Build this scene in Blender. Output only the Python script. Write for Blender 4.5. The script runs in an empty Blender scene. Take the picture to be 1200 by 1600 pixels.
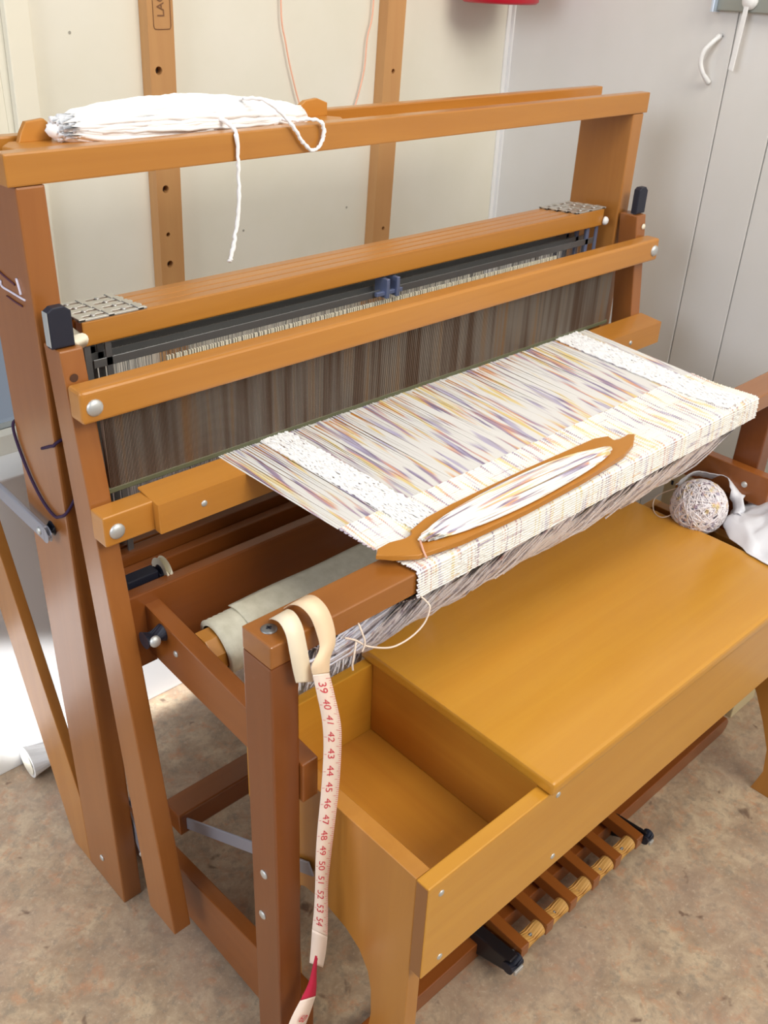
import bpy, bmesh, math, random
from mathutils import Vector, Matrix
random.seed(7)
R = random.random
def U(a, b): return a + (b - a) * random.random()
D = bpy.data
C = bpy.context.scene.collection
sc = bpy.context.scene

# ------------------------------------------------------------------ camera
cam_data = D.cameras.new('camera'); cam = D.objects.new('camera', cam_data); C.objects.link(cam)
cam_data.sensor_fit = 'VERTICAL'; cam_data.sensor_height = 24.0; cam_data.lens = 1475.9 / 1600 * 24
cam_data.clip_start = 0.02
yw, pt, rl = math.radians(44.6805), math.radians(-30.3766), math.radians(2.6223)
dv = Vector((math.sin(yw) * math.cos(pt), math.cos(yw) * math.cos(pt), math.sin(pt)))
r0 = Vector((math.cos(yw), -math.sin(yw), 0)); u0 = r0.cross(dv)
rv = r0 * math.cos(rl) + u0 * math.sin(rl); uv_ = -r0 * math.sin(rl) + u0 * math.cos(rl)
m = Matrix((rv, uv_, -dv)).transposed().to_4x4(); m.translation = Vector((-0.4033, -0.9443, 1.2898))
cam.matrix_world = m
cam_data.dof.use_dof = True; cam_data.dof.focus_distance = 1.2; cam_data.dof.aperture_fstop = 7.0
sc.camera = cam
# ------------------------------------------------------------------ world, lights, exposure
sc.view_settings.view_transform = 'Standard'; sc.view_settings.look = 'None'
sc.view_settings.gamma = 1.0; sc.view_settings.use_curve_mapping = False
sc.view_settings.exposure = 0.0
w = D.worlds.new('world'); sc.world = w; w.use_nodes = True
w.node_tree.nodes['Background'].inputs[0].default_value = (0.80, 0.88, 1.0, 1)
w.node_tree.nodes['Background'].inputs[1].default_value = 0.30
def area(name, loc, aim, size, power, col, sy=None):
    l = D.lights.new(name, 'AREA'); l.energy = power; l.color = col; l.shape = 'RECTANGLE'; l.size = size; l.size_y = sy or size
    o = D.objects.new(name, l); C.objects.link(o); o.location = loc
    o.rotation_euler = (Vector(aim) - Vector(loc)).to_track_quat('-Z', 'Y').to_euler(); return o
area('assumed_daylight_right', (0.5, -3.1, 3.0), (0.5, 0.0, 0.6), 2.0, 92, (1.0, 0.94, 0.82), 1.4)  # added area lamp behind the camera for assumed daylight; no window modelled there
area('assumed_daylight_left', (-2.6, -0.4, 1.9), (0.3, 0.3, 0.6), 1.6, 44, (0.90, 0.94, 1.0), 1.2)  # added area lamp out of view, assumed daylight from the left
area('overhead_fill', (0.4, -0.9, 2.6), (0.4, -0.6, 0.0), 1.2, 16, (1.0, 0.94, 0.84), 0.6)  # unseen overhead fill, added to lift the brightness of the walls
sp = D.lights.new('assumed_sun_spot', 'SPOT'); sp.energy = 1700; sp.spot_size = math.radians(5.6); sp.spot_blend = 0.4; sp.shadow_soft_size = 0.02  # added spot lamp standing in for assumed sun patch; no opening is built
so = D.objects.new('assumed_sun_spot', sp); C.objects.link(so); so.location = (-2.4, -0.10, 1.15)
so.rotation_euler = (Vector((-0.105, 0.38, 0.20)) - Vector(so.location)).to_track_quat('-Z', 'Y').to_euler()

# ------------------------------------------------------------------ materials
def mat(name, col, rough=0.5, metal=0.0, spec=0.5, coat=0.0):
    m = D.materials.new(name); m.use_nodes = True
    b = m.node_tree.nodes['Principled BSDF']
    b.inputs['Base Color'].default_value = (*col, 1); b.inputs['Roughness'].default_value = rough
    b.inputs['Metallic'].default_value = metal; b.inputs['Specular IOR Level'].default_value = spec
    b.inputs['Coat Weight'].default_value = coat; b.inputs['Coat Roughness'].default_value = 0.2
    return m
def nodes(m): return m.node_tree.nodes, m.node_tree.links, m.node_tree.nodes['Principled BSDF']
def coords(m, scale, kind='Object'):
    n, l, b = nodes(m)
    t = n.new('ShaderNodeTexCoord'); mp = n.new('ShaderNodeMapping'); mp.inputs['Scale'].default_value = scale
    l.new(t.outputs[kind], mp.inputs['Vector']); return mp.outputs[0]
def noise(m, vec, scale=1.0, detail=3.0, rough=0.55, dist=0.0):
    n, l, b = nodes(m); t = n.new('ShaderNodeTexNoise'); t.inputs['Scale'].default_value = scale
    t.inputs['Detail'].default_value = detail; t.inputs['Roughness'].default_value = rough; t.inputs['Distortion'].default_value = dist
    l.new(vec, t.inputs['Vector']); return t.outputs['Fac']
def ramp(m, fac, stops, interp='LINEAR'):
    n, l, b = nodes(m); r = n.new('ShaderNodeValToRGB'); r.color_ramp.interpolation = interp
    e = r.color_ramp.elements
    while len(e) < len(stops): e.new(0.5)
    for i, (p, c) in enumerate(stops): e[i].position = p; e[i].color = (*c, 1) if len(c) == 3 else c
    l.new(fac, r.inputs['Fac']); return r.outputs['Color']
def mixc(m, a, b_, fac, mode='MIX'):
    n, l, b = nodes(m); x = n.new('ShaderNodeMix'); x.data_type = 'RGBA'; x.blend_type = mode
    for sock, v in ((x.inputs[0], fac), (x.inputs[6], a), (x.inputs[7], b_)):
        if hasattr(v, 'is_output') or isinstance(v, bpy.types.NodeSocket): l.new(v, sock)
        elif isinstance(v, (int, float)): sock.default_value = v
        else: sock.default_value = (*v, 1)
    return x.outputs[2]
def bump(m, h, strength=0.2, dist=0.002):
    n, l, b = nodes(m); x = n.new('ShaderNodeBump'); x.inputs['Strength'].default_value = strength; x.inputs['Distance'].default_value = dist
    l.new(h, x.inputs['Height']); l.new(x.outputs[0], b.inputs['Normal'])
def base(m, c): m.node_tree.links.new(c, m.node_tree.nodes['Principled BSDF'].inputs['Base Color'])
def wood(name, light, dark, axis, rough=0.34, coat=0.35, knots=False):
    m = mat(name, light, rough, coat=coat)
    s = [34.0, 34.0, 34.0]; s['xyz'.index(axis)] = 2.2
    v = coords(m, s)
    g = noise(m, v, 1.0, 5, 0.6, 0.6)
    big = noise(m, coords(m, [x * 0.12 for x in s]), 1.6, 2, 0.5)
    mid = tuple((a + b) / 2 for a, b in zip(light, dark))
    c = ramp(m, g, [(0.30, dark), (0.48, mid), (0.62, light)])
    c2 = mixc(m, c, ramp(m, big, [(0.3, tuple(x * 0.80 for x in light)), (0.7, light)]), 0.6)
    base(m, c2); bump(m, g, 0.06, 0.001)
    return m
GL, GD = (0.52, 0.218, 0.034), (0.41, 0.150, 0.020)
WX = wood('maple_x', GL, GD, 'x'); WY = wood('maple_y', GL, GD, 'y'); WZ = wood('maple_z', (0.48, 0.200, 0.042), (0.37, 0.130, 0.024), 'z')
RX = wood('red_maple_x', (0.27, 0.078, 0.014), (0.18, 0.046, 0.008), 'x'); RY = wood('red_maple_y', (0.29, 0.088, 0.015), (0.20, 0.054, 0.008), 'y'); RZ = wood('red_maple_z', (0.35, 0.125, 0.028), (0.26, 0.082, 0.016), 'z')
BX = wood('bench_x', (0.63, 0.300, 0.032), (0.54, 0.225, 0.018), 'x', 0.30, 0.35); BY = wood('bench_y', (0.53, 0.23, 0.028), (0.42, 0.15, 0.018), 'y', 0.3, 0.3)
BZ = wood('bench_z', (0.50, 0.215, 0.035), (0.40, 0.15, 0.022), 'z')
SW = wood('shuttle_wood', (0.56, 0.235, 0.035), (0.48, 0.18, 0.022), 'x', 0.4, 0.1)
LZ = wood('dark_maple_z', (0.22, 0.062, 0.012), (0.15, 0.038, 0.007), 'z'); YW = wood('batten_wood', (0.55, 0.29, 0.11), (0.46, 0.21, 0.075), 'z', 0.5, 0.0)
STEEL = mat('zinc', (0.62, 0.63, 0.62), 0.5, 0.75); DSTEEL = mat('dark_steel', (0.30, 0.31, 0.32), 0.45, 0.9)
BLUEST = mat('blued_strap', (0.22, 0.27, 0.45), 0.4, 0.6)
GBAR = mat('grey_paint_metal', (0.33, 0.33, 0.38), 0.45, 0.3)
BLACK = mat('black_rubber', (0.012, 0.014, 0.028), 0.5)
PEG = mat('cream_peg', (0.80, 0.75, 0.60), 0.5)
CANV = mat('canvas', (0.62, 0.58, 0.45), 0.85)
nv = noise(CANV, coords(CANV, (60, 60, 60)), 1, 4); base(CANV, ramp(CANV, nv, [(0.3, (0.56, 0.52, 0.39)), (0.7, (0.70, 0.66, 0.52))])); bump(CANV, noise(CANV, coords(CANV, (900, 900, 900))), 0.3, 0.0006)
WHITE = mat('white_yarn', (0.92, 0.91, 0.91), 0.9); bump(WHITE, noise(WHITE, coords(WHITE, (500, 500, 500))), 0.6, 0.001)
WHITE2 = mat('white_fluff', (0.93, 0.92, 0.92), 0.95); WPAINT = mat('white_paint', (0.80, 0.80, 0.80), 0.5); CREAM = mat('cream_paint', (0.78, 0.74, 0.62), 0.55)
PURPLE = mat('purple_cord', (0.035, 0.012, 0.05), 0.8)
PEACH = mat('peach_thread', (0.85, 0.45, 0.32), 0.7)
REDP = mat('red_plastic', (0.55, 0.01, 0.03), 0.35)
DHOLE = mat('dark_stamp', (0.12, 0.05, 0.03), 0.8)
WALLM = mat('wall_cream', (0.72, 0.69, 0.58), 0.6)
wn = noise(WALLM, coords(WALLM, (5, 5, 5)), 1, 4); base(WALLM, ramp(WALLM, wn, [(0.3, (0.73, 0.70, 0.59)), (0.7, (0.78, 0.75, 0.66))]))
WALLR = mat('wall_panel_white', (0.72, 0.72, 0.71), 0.5)
wn = noise(WALLR, coords(WALLR, (4, 4, 3)), 1, 4); base(WALLR, ramp(WALLR, wn, [(0.3, (0.68, 0.67, 0.64)), (0.7, (0.74, 0.73, 0.72))]))
FLOOR = mat('marbled_floor', (0.3, 0.25, 0.2), 0.42, spec=0.4)
v = coords(FLOOR, (1, 1, 1))
a = noise(FLOOR, v, 16, 8, 0.72, 0.5); b2 = noise(FLOOR, v, 30, 6, 0.75, 0.5); c3 = noise(FLOOR, v, 55, 6, 0.75, 0.3); d4 = noise(FLOOR, v, 19, 3, 0.6, 0.3); e5 = noise(FLOOR, v, 5, 3, 0.5, 0.3)
f6 = noise(FLOOR, v, 130, 4, 0.8, 0.0)
c = ramp(FLOOR, a, [(0.34, (0.31, 0.222, 0.150)), (0.5, (0.42, 0.315, 0.215)), (0.64, (0.54, 0.425, 0.290))])
c = mixc(FLOOR, c, (0.50, 0.215, 0.10), ramp(FLOOR, b2, [(0.52, (0, 0, 0)), (0.66, (0.55, 0.55, 0.55))]))
c = mixc(FLOOR, c, (0.22, 0.195, 0.155), ramp(FLOOR, c3, [(0.50, (0, 0, 0)), (0.64, (0.6, 0.6, 0.6))]))
c = mixc(FLOOR, c, (0.36, 0.255, 0.200), ramp(FLOOR, e5, [(0.45, (0, 0, 0)), (0.65, (0.4, 0.4, 0.4))]))
c = mixc(FLOOR, c, (0.60, 0.48, 0.36), ramp(FLOOR, f6, [(0.55, (0, 0, 0)), (0.68, (0.5, 0.5, 0.5))]))
c = mixc(FLOOR, c, (0.12, 0.065, 0.045), ramp(FLOOR, d4, [(0.66, (0, 0, 0)), (0.71, (0.75, 0.75, 0.75))]))
base(FLOOR, c); bump(FLOOR, c3, 0.05, 0.001)

def yarn_colors(m, vec_main, hue_vec, w_lo=0.52, w_hi=0.60, white=(0.80, 0.77, 0.72)):
    """space-dyed yarn: white with dashes of yellow, lavender, purple and orange"""
    msk = noise(m, vec_main, 1, 1, 0.4)
    hue = noise(m, hue_vec, 1, 1, 0.4)
    hc = ramp(m, hue, [(0.0, (0.72, 0.60, 0.22)), (0.42, (0.72, 0.56, 0.24)), (0.47, (0.66, 0.32, 0.20)), (0.52, (0.40, 0.27, 0.36)), (0.57, (0.22, 0.17, 0.28)), (0.63, (0.45, 0.40, 0.55)), (1.0, (0.62, 0.56, 0.28))])
    return mixc(m, white, hc, ramp(m, msk, [(w_lo, (0, 0, 0)), (w_hi, (0.9, 0.9, 0.9))]))
WARP = mat('warp_yarn', (0.8, 0.8, 0.8), 0.85)
base(WARP, yarn_colors(WARP, coords(WARP, (140, 12, 1)), coords(WARP, (70, 7, 3)), 0.51, 0.62, (0.72, 0.70, 0.67)))
CLOTH = mat('woven_cotton', (0.8, 0.8, 0.75), 0.9)
n, l, bb = nodes(CLOTH)
col1 = yarn_colors(CLOTH, coords(CLOTH, (190, 14, 14)), coords(CLOTH, (60, 8, 3)), 0.53, 0.60, (0.84, 0.81, 0.75))
tc = n.new('ShaderNodeUVMap'); sepx = n.new('ShaderNodeSeparateXYZ'); l.new(tc.outputs[0], sepx.inputs[0])
mu = n.new('ShaderNodeMath'); mu.operation = 'MULTIPLY'; mu.inputs[1].default_value = 2 * math.pi; l.new(sepx.outputs['Y'], mu.inputs[0])
sn = n.new('ShaderNodeMath'); sn.operation = 'SINE'; l.new(mu.outputs[0], sn.inputs[0])
fr = ramp(CLOTH, sn.outputs[0], [(0.20, (0.05, 0.05, 0.05)), (0.70, (0.9, 0.9, 0.9))])
colw = yarn_colors(CLOTH, coords(CLOTH, (16, 300, 300)), coords(CLOTH, (9, 120, 120)), 0.62, 0.70, (0.90, 0.89, 0.86))
base(CLOTH, mixc(CLOTH, col1, colw, fr))
bump(CLOTH, noise(CLOTH, coords(CLOTH, (420, 420, 420))), 0.5, 0.0012)
BUNDLE = mat('dyed_yarn_bundle', (0.8, 0.8, 0.8), 0.85)
base(BUNDLE, yarn_colors(BUNDLE, coords(BUNDLE, (11, 220, 220)), coords(BUNDLE, (6, 110, 110)), 0.52, 0.62, (0.92, 0.90, 0.84)))
BALLM = mat('dyed_yarn_ball', (0.8, 0.8, 0.8), 0.85)
base(BALLM, yarn_colors(BALLM, coords(BALLM, (90, 90, 90)), coords(BALLM, (60, 60, 60)), 0.54, 0.70, (0.88, 0.84, 0.88)))
FRINGE = mat('fringe_yarn', (0.7, 0.68, 0.75), 0.9)
base(FRINGE, yarn_colors(FRINGE, coords(FRINGE, (120, 40, 40)), coords(FRINGE, (60, 20, 20)), 0.62, 0.76, (0.97, 0.95, 1.0)))
HED = mat('heddle_steel', (0.42, 0.42, 0.42), 0.5, 0.35)
REEDM = mat('reed_steel', (0.34, 0.28, 0.22), 0.45, 0.6)
rn = noise(REEDM, coords(REEDM, (60, 1, 2)), 1, 2); base(REEDM, ramp(REEDM, rn, [(0.35, (0.20, 0.13, 0.09)), (0.55, (0.36, 0.31, 0.26)), (0.7, (0.42, 0.26, 0.14))]))
BAG = mat('plastic_bag', (0.86, 0.87, 0.93), 0.3); nodes(BAG)[2].inputs['Alpha'].default_value = 0.88
TAPEW = mat('tape_back', (0.86, 0.74, 0.56), 0.55); TAPEF = mat('tape_front', (0.90, 0.74, 0.64), 0.5)
INK = mat('red_ink', (0.62, 0.03, 0.06), 0.6); TAPER = mat('tape_red', (0.55, 0.015, 0.06), 0.5)
CARD = mat('cream_card', (0.60, 0.50, 0.30), 0.7)
GLASS = mat('window_glass', (0.9, 0.95, 1.0), 0.02); nodes(GLASS)[2].inputs['Transmission Weight'].default_value = 1.0

# ------------------------------------------------------------------ mesh helpers
def bm_(): return bmesh.new()
def hexa(bm, p, bev=0.0, seg=2):
    """p: 8 corners - bottom 4 (counter-clockwise) then top 4"""
    vs = [bm.verts.new(q) for q in p]
    fs = [bm.faces.new([vs[i] for i in f]) for f in ((3, 2, 1, 0), (4, 5, 6, 7), (0, 1, 5, 4), (1, 2, 6, 5), (2, 3, 7, 6), (3, 0, 4, 7))]
    if bev > 0:
        es = list({e for f in fs for e in f.edges})
        bmesh.ops.bevel(bm, geom=es, offset=bev, segments=seg, profile=0.6, affect='EDGES', clamp_overlap=True)
def bx(bm, x0, x1, y0, y1, z0, z1, bev=0.0015, seg=2):
    hexa(bm, [(x0, y0, z0), (x1, y0, z0), (x1, y1, z0), (x0, y1, z0), (x0, y0, z1), (x1, y0, z1), (x1, y1, z1), (x0, y1, z1)], bev, seg)
def frame_of(d):
    d = d.normalized(); a = Vector((0, 0, 1)) if abs(d.z) < 0.9 else Vector((1, 0, 0))
    s = d.cross(a).normalized(); return s, s.cross(d).normalized()
def tube(bm, pts, r, n=6, cap=True, uvl=None):
    pts = [Vector(p) for p in pts]; rings = []; N = len(pts); ref = None
    for i, p in enumerate(pts):
        d = (pts[min(i + 1, N - 1)] - pts[max(i - 1, 0)])
        if d.length < 1e-9: d = Vector((0, 0, 1))
        d.normalize()
        if ref is None: s, t = frame_of(d)
        else:
            s = (ref - d * ref.dot(d)); s = s.normalized() if s.length > 1e-6 else frame_of(d)[0]; t = d.cross(s)
        ref = s; rr = r[i] if isinstance(r, (list, tuple)) else r
        rings.append([bm.verts.new(p + (s * math.cos(2 * math.pi * k / n) + t * math.sin(2 * math.pi * k / n)) * rr) for k in range(n)])
    for i in range(N - 1):
        for k in range(n):
            bm.faces.new([rings[i][k], rings[i][(k + 1) % n], rings[i + 1][(k + 1) % n], rings[i + 1][k]])
    if cap and n > 2:
        bm.faces.new(rings[0][::-1]); bm.faces.new(rings[-1])
def cyl(bm, a, b, r, n=16): tube(bm, [a, b], r, n)
def dome(bm, c, axis, r, h, n=14):
    """bolt head: a low dome on a disc, centre c, pointing along axis"""
    c = Vector(c); ax = Vector(axis).normalized(); s, t = frame_of(ax); prev = None
    for q, (rr, hh) in enumerate(((1, 0), (1, 0.25), (0.85, 0.65), (0.5, 0.93), (0.0, 1.0))):
        if rr == 0:
            top = bm.verts.new(c + ax * h)
            for k in range(n): bm.faces.new([prev[k], prev[(k + 1) % n], top])
        else:
            ring = [bm.verts.new(c + ax * h * hh + (s * math.cos(2 * math.pi * k / n) + t * math.sin(2 * math.pi * k / n)) * r * rr) for k in range(n)]
            if prev:
                for k in range(n): bm.faces.new([prev[k], prev[(k + 1) % n], ring[(k + 1) % n], ring[k]])
            else: bm.faces.new(ring[::-1])
            prev = ring
def prism(bm, outline, axis, a, b, bev=0.0):
    """outline: 2-D points; extruded along axis from a to b"""
    def P(u, v, w):
        return {'x': (w, u, v), 'y': (u, w, v), 'z': (u, v, w)}[axis]
    va = [bm.verts.new(P(u, v, a)) for u, v in outline]; vb = [bm.verts.new(P(u, v, b)) for u, v in outline]; n = len(outline)
    fs = [bm.faces.new(va[::-1]), bm.faces.new(vb)] + [bm.faces.new([va[i], va[(i + 1) % n], vb[(i + 1) % n], vb[i]]) for i in range(n)]
    if bev:
        es = list({e for f in fs[:2] for e in f.edges}); bmesh.ops.bevel(bm, geom=es, offset=bev, segments=3, profile=0.6, affect='EDGES', clamp_overlap=True)
ORI = {}
def obj(name, bm, material, parent=None, label=None, cat=None, group=None, kind=None, smooth=False, world=True):
    bmesh.ops.recalc_face_normals(bm, faces=bm.faces)
    me = D.meshes.new(name); bm.to_mesh(me); bm.free(); me.materials.append(material)
    if smooth:
        for p in me.polygons: p.use_smooth = True
    o = D.objects.new(name, me); C.objects.link(o)
    if parent is not None:
        o.parent = parent
        if parent.type == 'EMPTY' and world: o.location = -Vector(ORI.get(parent.name, (0, 0, 0)))
    tagp(o, label, cat, group, kind); return o
def tagp(o, label=None, cat=None, group=None, kind=None):
    if label: o['label'] = label
    if cat: o['category'] = cat
    if group: o['group'] = group
    if kind: o['kind'] = kind
def thing(name, loc, label, cat, group=None):
    o = D.objects.new(name, None); C.objects.link(o); o.location = loc; o.empty_display_size = 0.05
    ORI[o.name] = loc; tagp(o, label, cat, group); return o
def bolt(parent, c, axis, r=0.009, h=0.004, name='bolt', m_=None):
    b = bm_(); dome(b, c, axis, r, h); return obj(name, b, m_ or STEEL, parent, smooth=True)
def smooth_path(pts, sub=6):
    P = [Vector(p) for p in pts]; out = []
    for i in range(len(P) - 1):
        p0, p1, p2, p3 = P[max(i - 1, 0)], P[i], P[i + 1], P[min(i + 2, len(P) - 1)]
        for k in range(sub):
            t = k / sub
            out.append(0.5 * ((2 * p1) + (-p0 + p2) * t + (2 * p0 - 5 * p1 + 4 * p2 - p3) * t * t + (-p0 + 3 * p1 - 3 * p2 + p3) * t ** 3))
    out.append(P[-1]); return out

# ------------------------------------------------------------------ the room
WB, WR = 0.46, 1.286
b = bm_(); bx(b, -3.0, WR + 0.05, -3.6, WB + 0.05, -0.05, 0.0, 0); fl = obj('floor', b, FLOOR, kind='structure')
fl['label'] = 'mottled pinkish tan marbled floor'
b = bm_()
bx(b, 0.2, WR + 0.05, WB, WB + 0.05, 0, 2.5, 0); bx(b, -3.0, 0.2, WB, WB + 0.05, 0, 0.60, 0); bx(b, -3.0, -1.1, WB, WB + 0.05, 0.6, 2.5, 0); bx(b, -1.1, 0.2, WB, WB + 0.05, 2.05, 2.5, 0)
wb = obj('wall_back', b, WALLM, kind='structure'); wb['label'] = 'cream painted back wall behind the loom'
# small scuffs and pin holes on the back wall
for x, z in ((0.60, 0.86), (0.905 - 0.06, 0.87), (0.31, 1.18), (0.34, 1.06)):
    b = bm_(); cyl(b, (x, WB - 0.0006, z), (x, WB + 0.001, z), 0.0022, 10); obj('pin_hole', b, mat('hole_grey', (0.35, 0.33, 0.28)), wb)
b = bm_(); bx(b, WR + 0.004, WR + 0.05, -3.6, WB, 0, 2.5, 0); wr = obj('wall_right', b, mat('groove_shadow', (0.45, 0.44, 0.42)), kind='structure'); wr['label'] = 'white panelled right wall with vertical grooves'
ys = [WB, -0.040, -0.142, -0.34, -0.44, -0.85, -0.95, -1.4, -3.6]
for y1, y0 in zip(ys[:-1], ys[1:]):
    b = bm_(); bx(b, WR, WR + 0.006, y0 + 0.0012, y1 - 0.0012, 0, 2.5, 0.0008, 1); obj('panel', b, WALLR, wr)
b = bm_(); bx(b, WR - 0.014, WR, WB - 0.004, WB, 0, 2.5, 0.001); bx(b, WR - 0.004, WR, WB - 0.012, WB - 0.004, 0, 2.5, 0.001)
t_ = obj('trim_1', b, WPAINT, kind='structure'); t_['label'] = 'white corner strip between the two walls'
# window at the left with its casing
b = bm_()
hexa(b, [(0.196, WB - 0.014, 0.60), (0.232, WB - 0.014, 0.60), (0.232, WB, 0.60), (0.196, WB, 0.60), (0.236, WB - 0.014, 2.05), (0.272, WB - 0.014, 2.05), (0.272, WB, 2.05), (0.236, WB, 2.05)], 0.002)
bx(b, 0.178, 0.2, WB, WB + 0.05, 0.6, 2.05, 0.001); bx(b, -1.1, 0.2, WB - 0.01, WB + 0.05, 2.03, 2.07); bx(b, -1.12, -1.08, WB - 0.01, WB + 0.05, 0.6, 2.05)
win = obj('window_1', b, CREAM, kind='structure'); win['label'] = 'window at the left edge with cream painted casing'
b = bm_(); bx(b, -1.08, 0.178, WB + 0.025, WB + 0.029, 0.6, 2.03, 0); obj('pane', b, GLASS, win)
b = bm_(); bx(b, -3.0, 0.62, 0.38, WB, 0, 0.568, 0.003)
t2 = obj('trim_2', b, WPAINT, kind='structure'); t2['label'] = 'white boxed ledge along the foot of the back wall'

# two wooden strips with holes on the back wall
def strip(nm, xl, lean, w_, holes, label, stamp=False):
    z0, z1 = 0.25, 2.0; zr = 1.2225; F = lambda z: xl + lean * (z - zr)
    y0, y1 = WB - 0.024, WB - 0.0003
    root = thing(nm, (F(z0), y1, z0), label, 'wooden strip', None)
    b = bm_(); G = lambda u, y, z: b.verts.new((F(z) + u, y, z)); q4 = lambda *v: b.faces.new(v)
    hs = sorted(holes, key=lambda h: h[1]); zc = [z0]
    for x, z, r in hs: zc += [z - 0.016, z + 0.016]
    zc.append(z1)
    for i in range(0, len(zc), 2): q4(G(0, y0, zc[i]), G(w_, y0, zc[i]), G(w_, y0, zc[i + 1]), G(0, y0, zc[i + 1]))
    for x, z, r in hs:
        n0 = 16; per = []; cir = []; inn = []
        for k in range(n0):
            a = 2 * math.pi * k / n0; ca, sa = math.cos(a), math.sin(a); mm = max(abs(ca), abs(sa)); zz = z + sa / mm * 0.016
            per.append(b.verts.new((F(zz) + w_ / 2 + ca / mm * w_ / 2, y0, zz))); cir.append(b.verts.new((x + r * ca, y0, z + r * sa))); inn.append(b.verts.new((x + r * ca, y0 + 0.014, z + r * sa)))
        for k in range(n0):
            j = (k + 1) % n0; q4(per[k], per[j], cir[j], cir[k]); q4(cir[k], cir[j], inn[j], inn[k])
    q4(G(0, y1, z0), G(0, y1, z1), G(w_, y1, z1), G(w_, y1, z0)); q4(G(0, y0, z0), G(0, y0, z1), G(0, y1, z1), G(0, y1, z0)); q4(G(w_, y0, z0), G(w_, y1, z0), G(w_, y1, z1), G(w_, y0, z1))
    q4(G(0, y0, z0), G(0, y1, z0), G(w_, y1, z0), G(w_, y0, z0)); q4(G(0, y0, z1), G(w_, y0, z1), G(w_, y1, z1), G(0, y1, z1))
    bmesh.ops.remove_doubles(b, verts=b.verts, dist=1e-5)
    brd = obj('board', b, YW, root)
    for (x, z, r) in holes:
        b = bm_(); cyl(b, (x, y0 + 0.012, z), (x, y0 + 0.0155, z), r * 0.98, 14); obj('hole_plug', b, mat('deep_hole', (0.06, 0.03, 0.02)), root)
    return root, F, y0
H1 = [(0.4369, 1.1281, 0.006), (0.4336, 0.954, 0.006), (0.432, 0.8815, 0.0038), (0.4314, 0.8327, 0.006), (0.44, 1.29, 0.006), (0.432, 0.66, 0.006)]
s1, F1, yf = strip('wall_strip', 0.4247, 0.027, 0.0445, H1, 'left wooden wall strip with round holes and a dark stamp at its top')
H2 = [(0.9331, 1.1094, 0.0042), (0.9230, 0.8238, 0.0038), (0.94, 1.32, 0.0042)]
s2, F2, _ = strip('wall_strip', 0.9150, 0.047, 0.0445, H2, 'right wooden wall strip with small holes, near the room corner')
# stamp: thin burnt outline and a column of letters
def text_obj(s, size, material, parent, mtx, name='lettering', extr=0.0):
    cu = D.curves.new('txt', 'FONT'); cu.body = s; cu.size = size; cu.align_x = 'CENTER'; cu.align_y = 'CENTER'; cu.extrude = extr
    o = D.objects.new('txt', cu); C.objects.link(o); bpy.context.view_layer.update()
    me = D.meshes.new_from_object(o.evaluated_get(bpy.context.evaluated_depsgraph_get())); D.objects.remove(o)
    me.transform(mtx); me.materials.clear(); me.materials.append(material); me.name = name
    q = D.objects.new(name, me); C.objects.link(q); q.parent = parent
    if parent.type == 'EMPTY': q.location = -Vector(ORI[parent.name])
    return q
BURN = mat('burn_mark', (0.20, 0.09, 0.04), 0.8)
b = bm_()
xs0, xs1, zs0, zs1 = 0.4335, 0.4630, 1.1845, 1.33
yy = yf - 0.0007
for p, q in (((xs0, zs0 + .004), (xs0 + .003, zs1)), ((xs1, zs0 + .004), (xs1 + .003, zs1))): tube(b, [(p[0], yy, p[1]), (q[0], yy, q[1])], 0.0006, 5)
tube(b, smooth_path([(xs0, yy, zs0 + .006), (xs0 + .001, yy, zs0 + .0015), (xs0 + .005, yy, zs0), (xs1 - .005, yy, zs0), (xs1 - .001, yy, zs0 + .0015), (xs1, yy, zs0 + .006)], 3), 0.0006, 5)
obj('stamp_outline', b, BURN, s1)
text_obj('LACA', 0.017, BURN, s1, Matrix.Translation((0.4475, yy, 1.222)) @ Matrix.Rotation(math.pi / 2, 4, 'X') @ Matrix.Rotation(math.pi / 2, 4, 'Z'), 'stamp_letters', 0.0003)

# peach thread hanging in a loop on the back wall
b = bm_()
tube(b, smooth_path([(0.70, .452, 1.42), (0.6856, .452, 1.2234), (0.6952, .452, 1.1572), (0.7083, .452, 1.1075), (0.7249, .452, 1.0607), (0.75, .452, 1.02), (0.79, .452, .995), (0.83, .452, 1.01), (0.8547, .452, 1.0533), (0.8747, .452, 1.1116), (0.8804, .452, 1.1637), (0.8933, .452, 1.2246), (0.885, .452, 1.42), (0.79, .452, 1.50), (0.70, .452, 1.42)], 5), 0.0014, 6)
obj('hanging_thread', b, PEACH, label='thin peach thread hanging in a long loop on the back wall', cat='thread', smooth=True)
# red bucket hanging by the corner, only its rounded foot in view
root = thing('hanging_bucket', (1.155, 0.385, 1.2215), 'bright red plastic bucket hanging high in the corner, only its base showing', 'bucket')
b = bm_(); prev = None; N = 32
for rr, hh in ((0.0, 0.002), (0.055, 0.002), (0.066, 0.0), (0.071, 0.004), (0.078, 0.20), (0.075, 0.20), (0.066, 0.012), (0.0, 0.010)):
    ring = [b.verts.new((1.155 + rr * 1.08 * math.cos(2 * math.pi * k / N), 0.382 + rr * math.sin(2 * math.pi * k / N), 1.2245 + hh)) for k in range(N)] if rr else [b.verts.new((1.155, 0.382, 1.2245 + hh))]
    if prev:
        for k in range(N):
            if len(prev) == 1: b.faces.new([prev[0], ring[k], ring[(k + 1) % N]])
            elif len(ring) == 1: b.faces.new([prev[k], prev[(k + 1) % N], ring[0]])
            else: b.faces.new([prev[k], prev[(k + 1) % N], ring[(k + 1) % N], ring[k]])
    prev = ring
obj('bucket_body', b, REDP, root, smooth=True)
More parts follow.
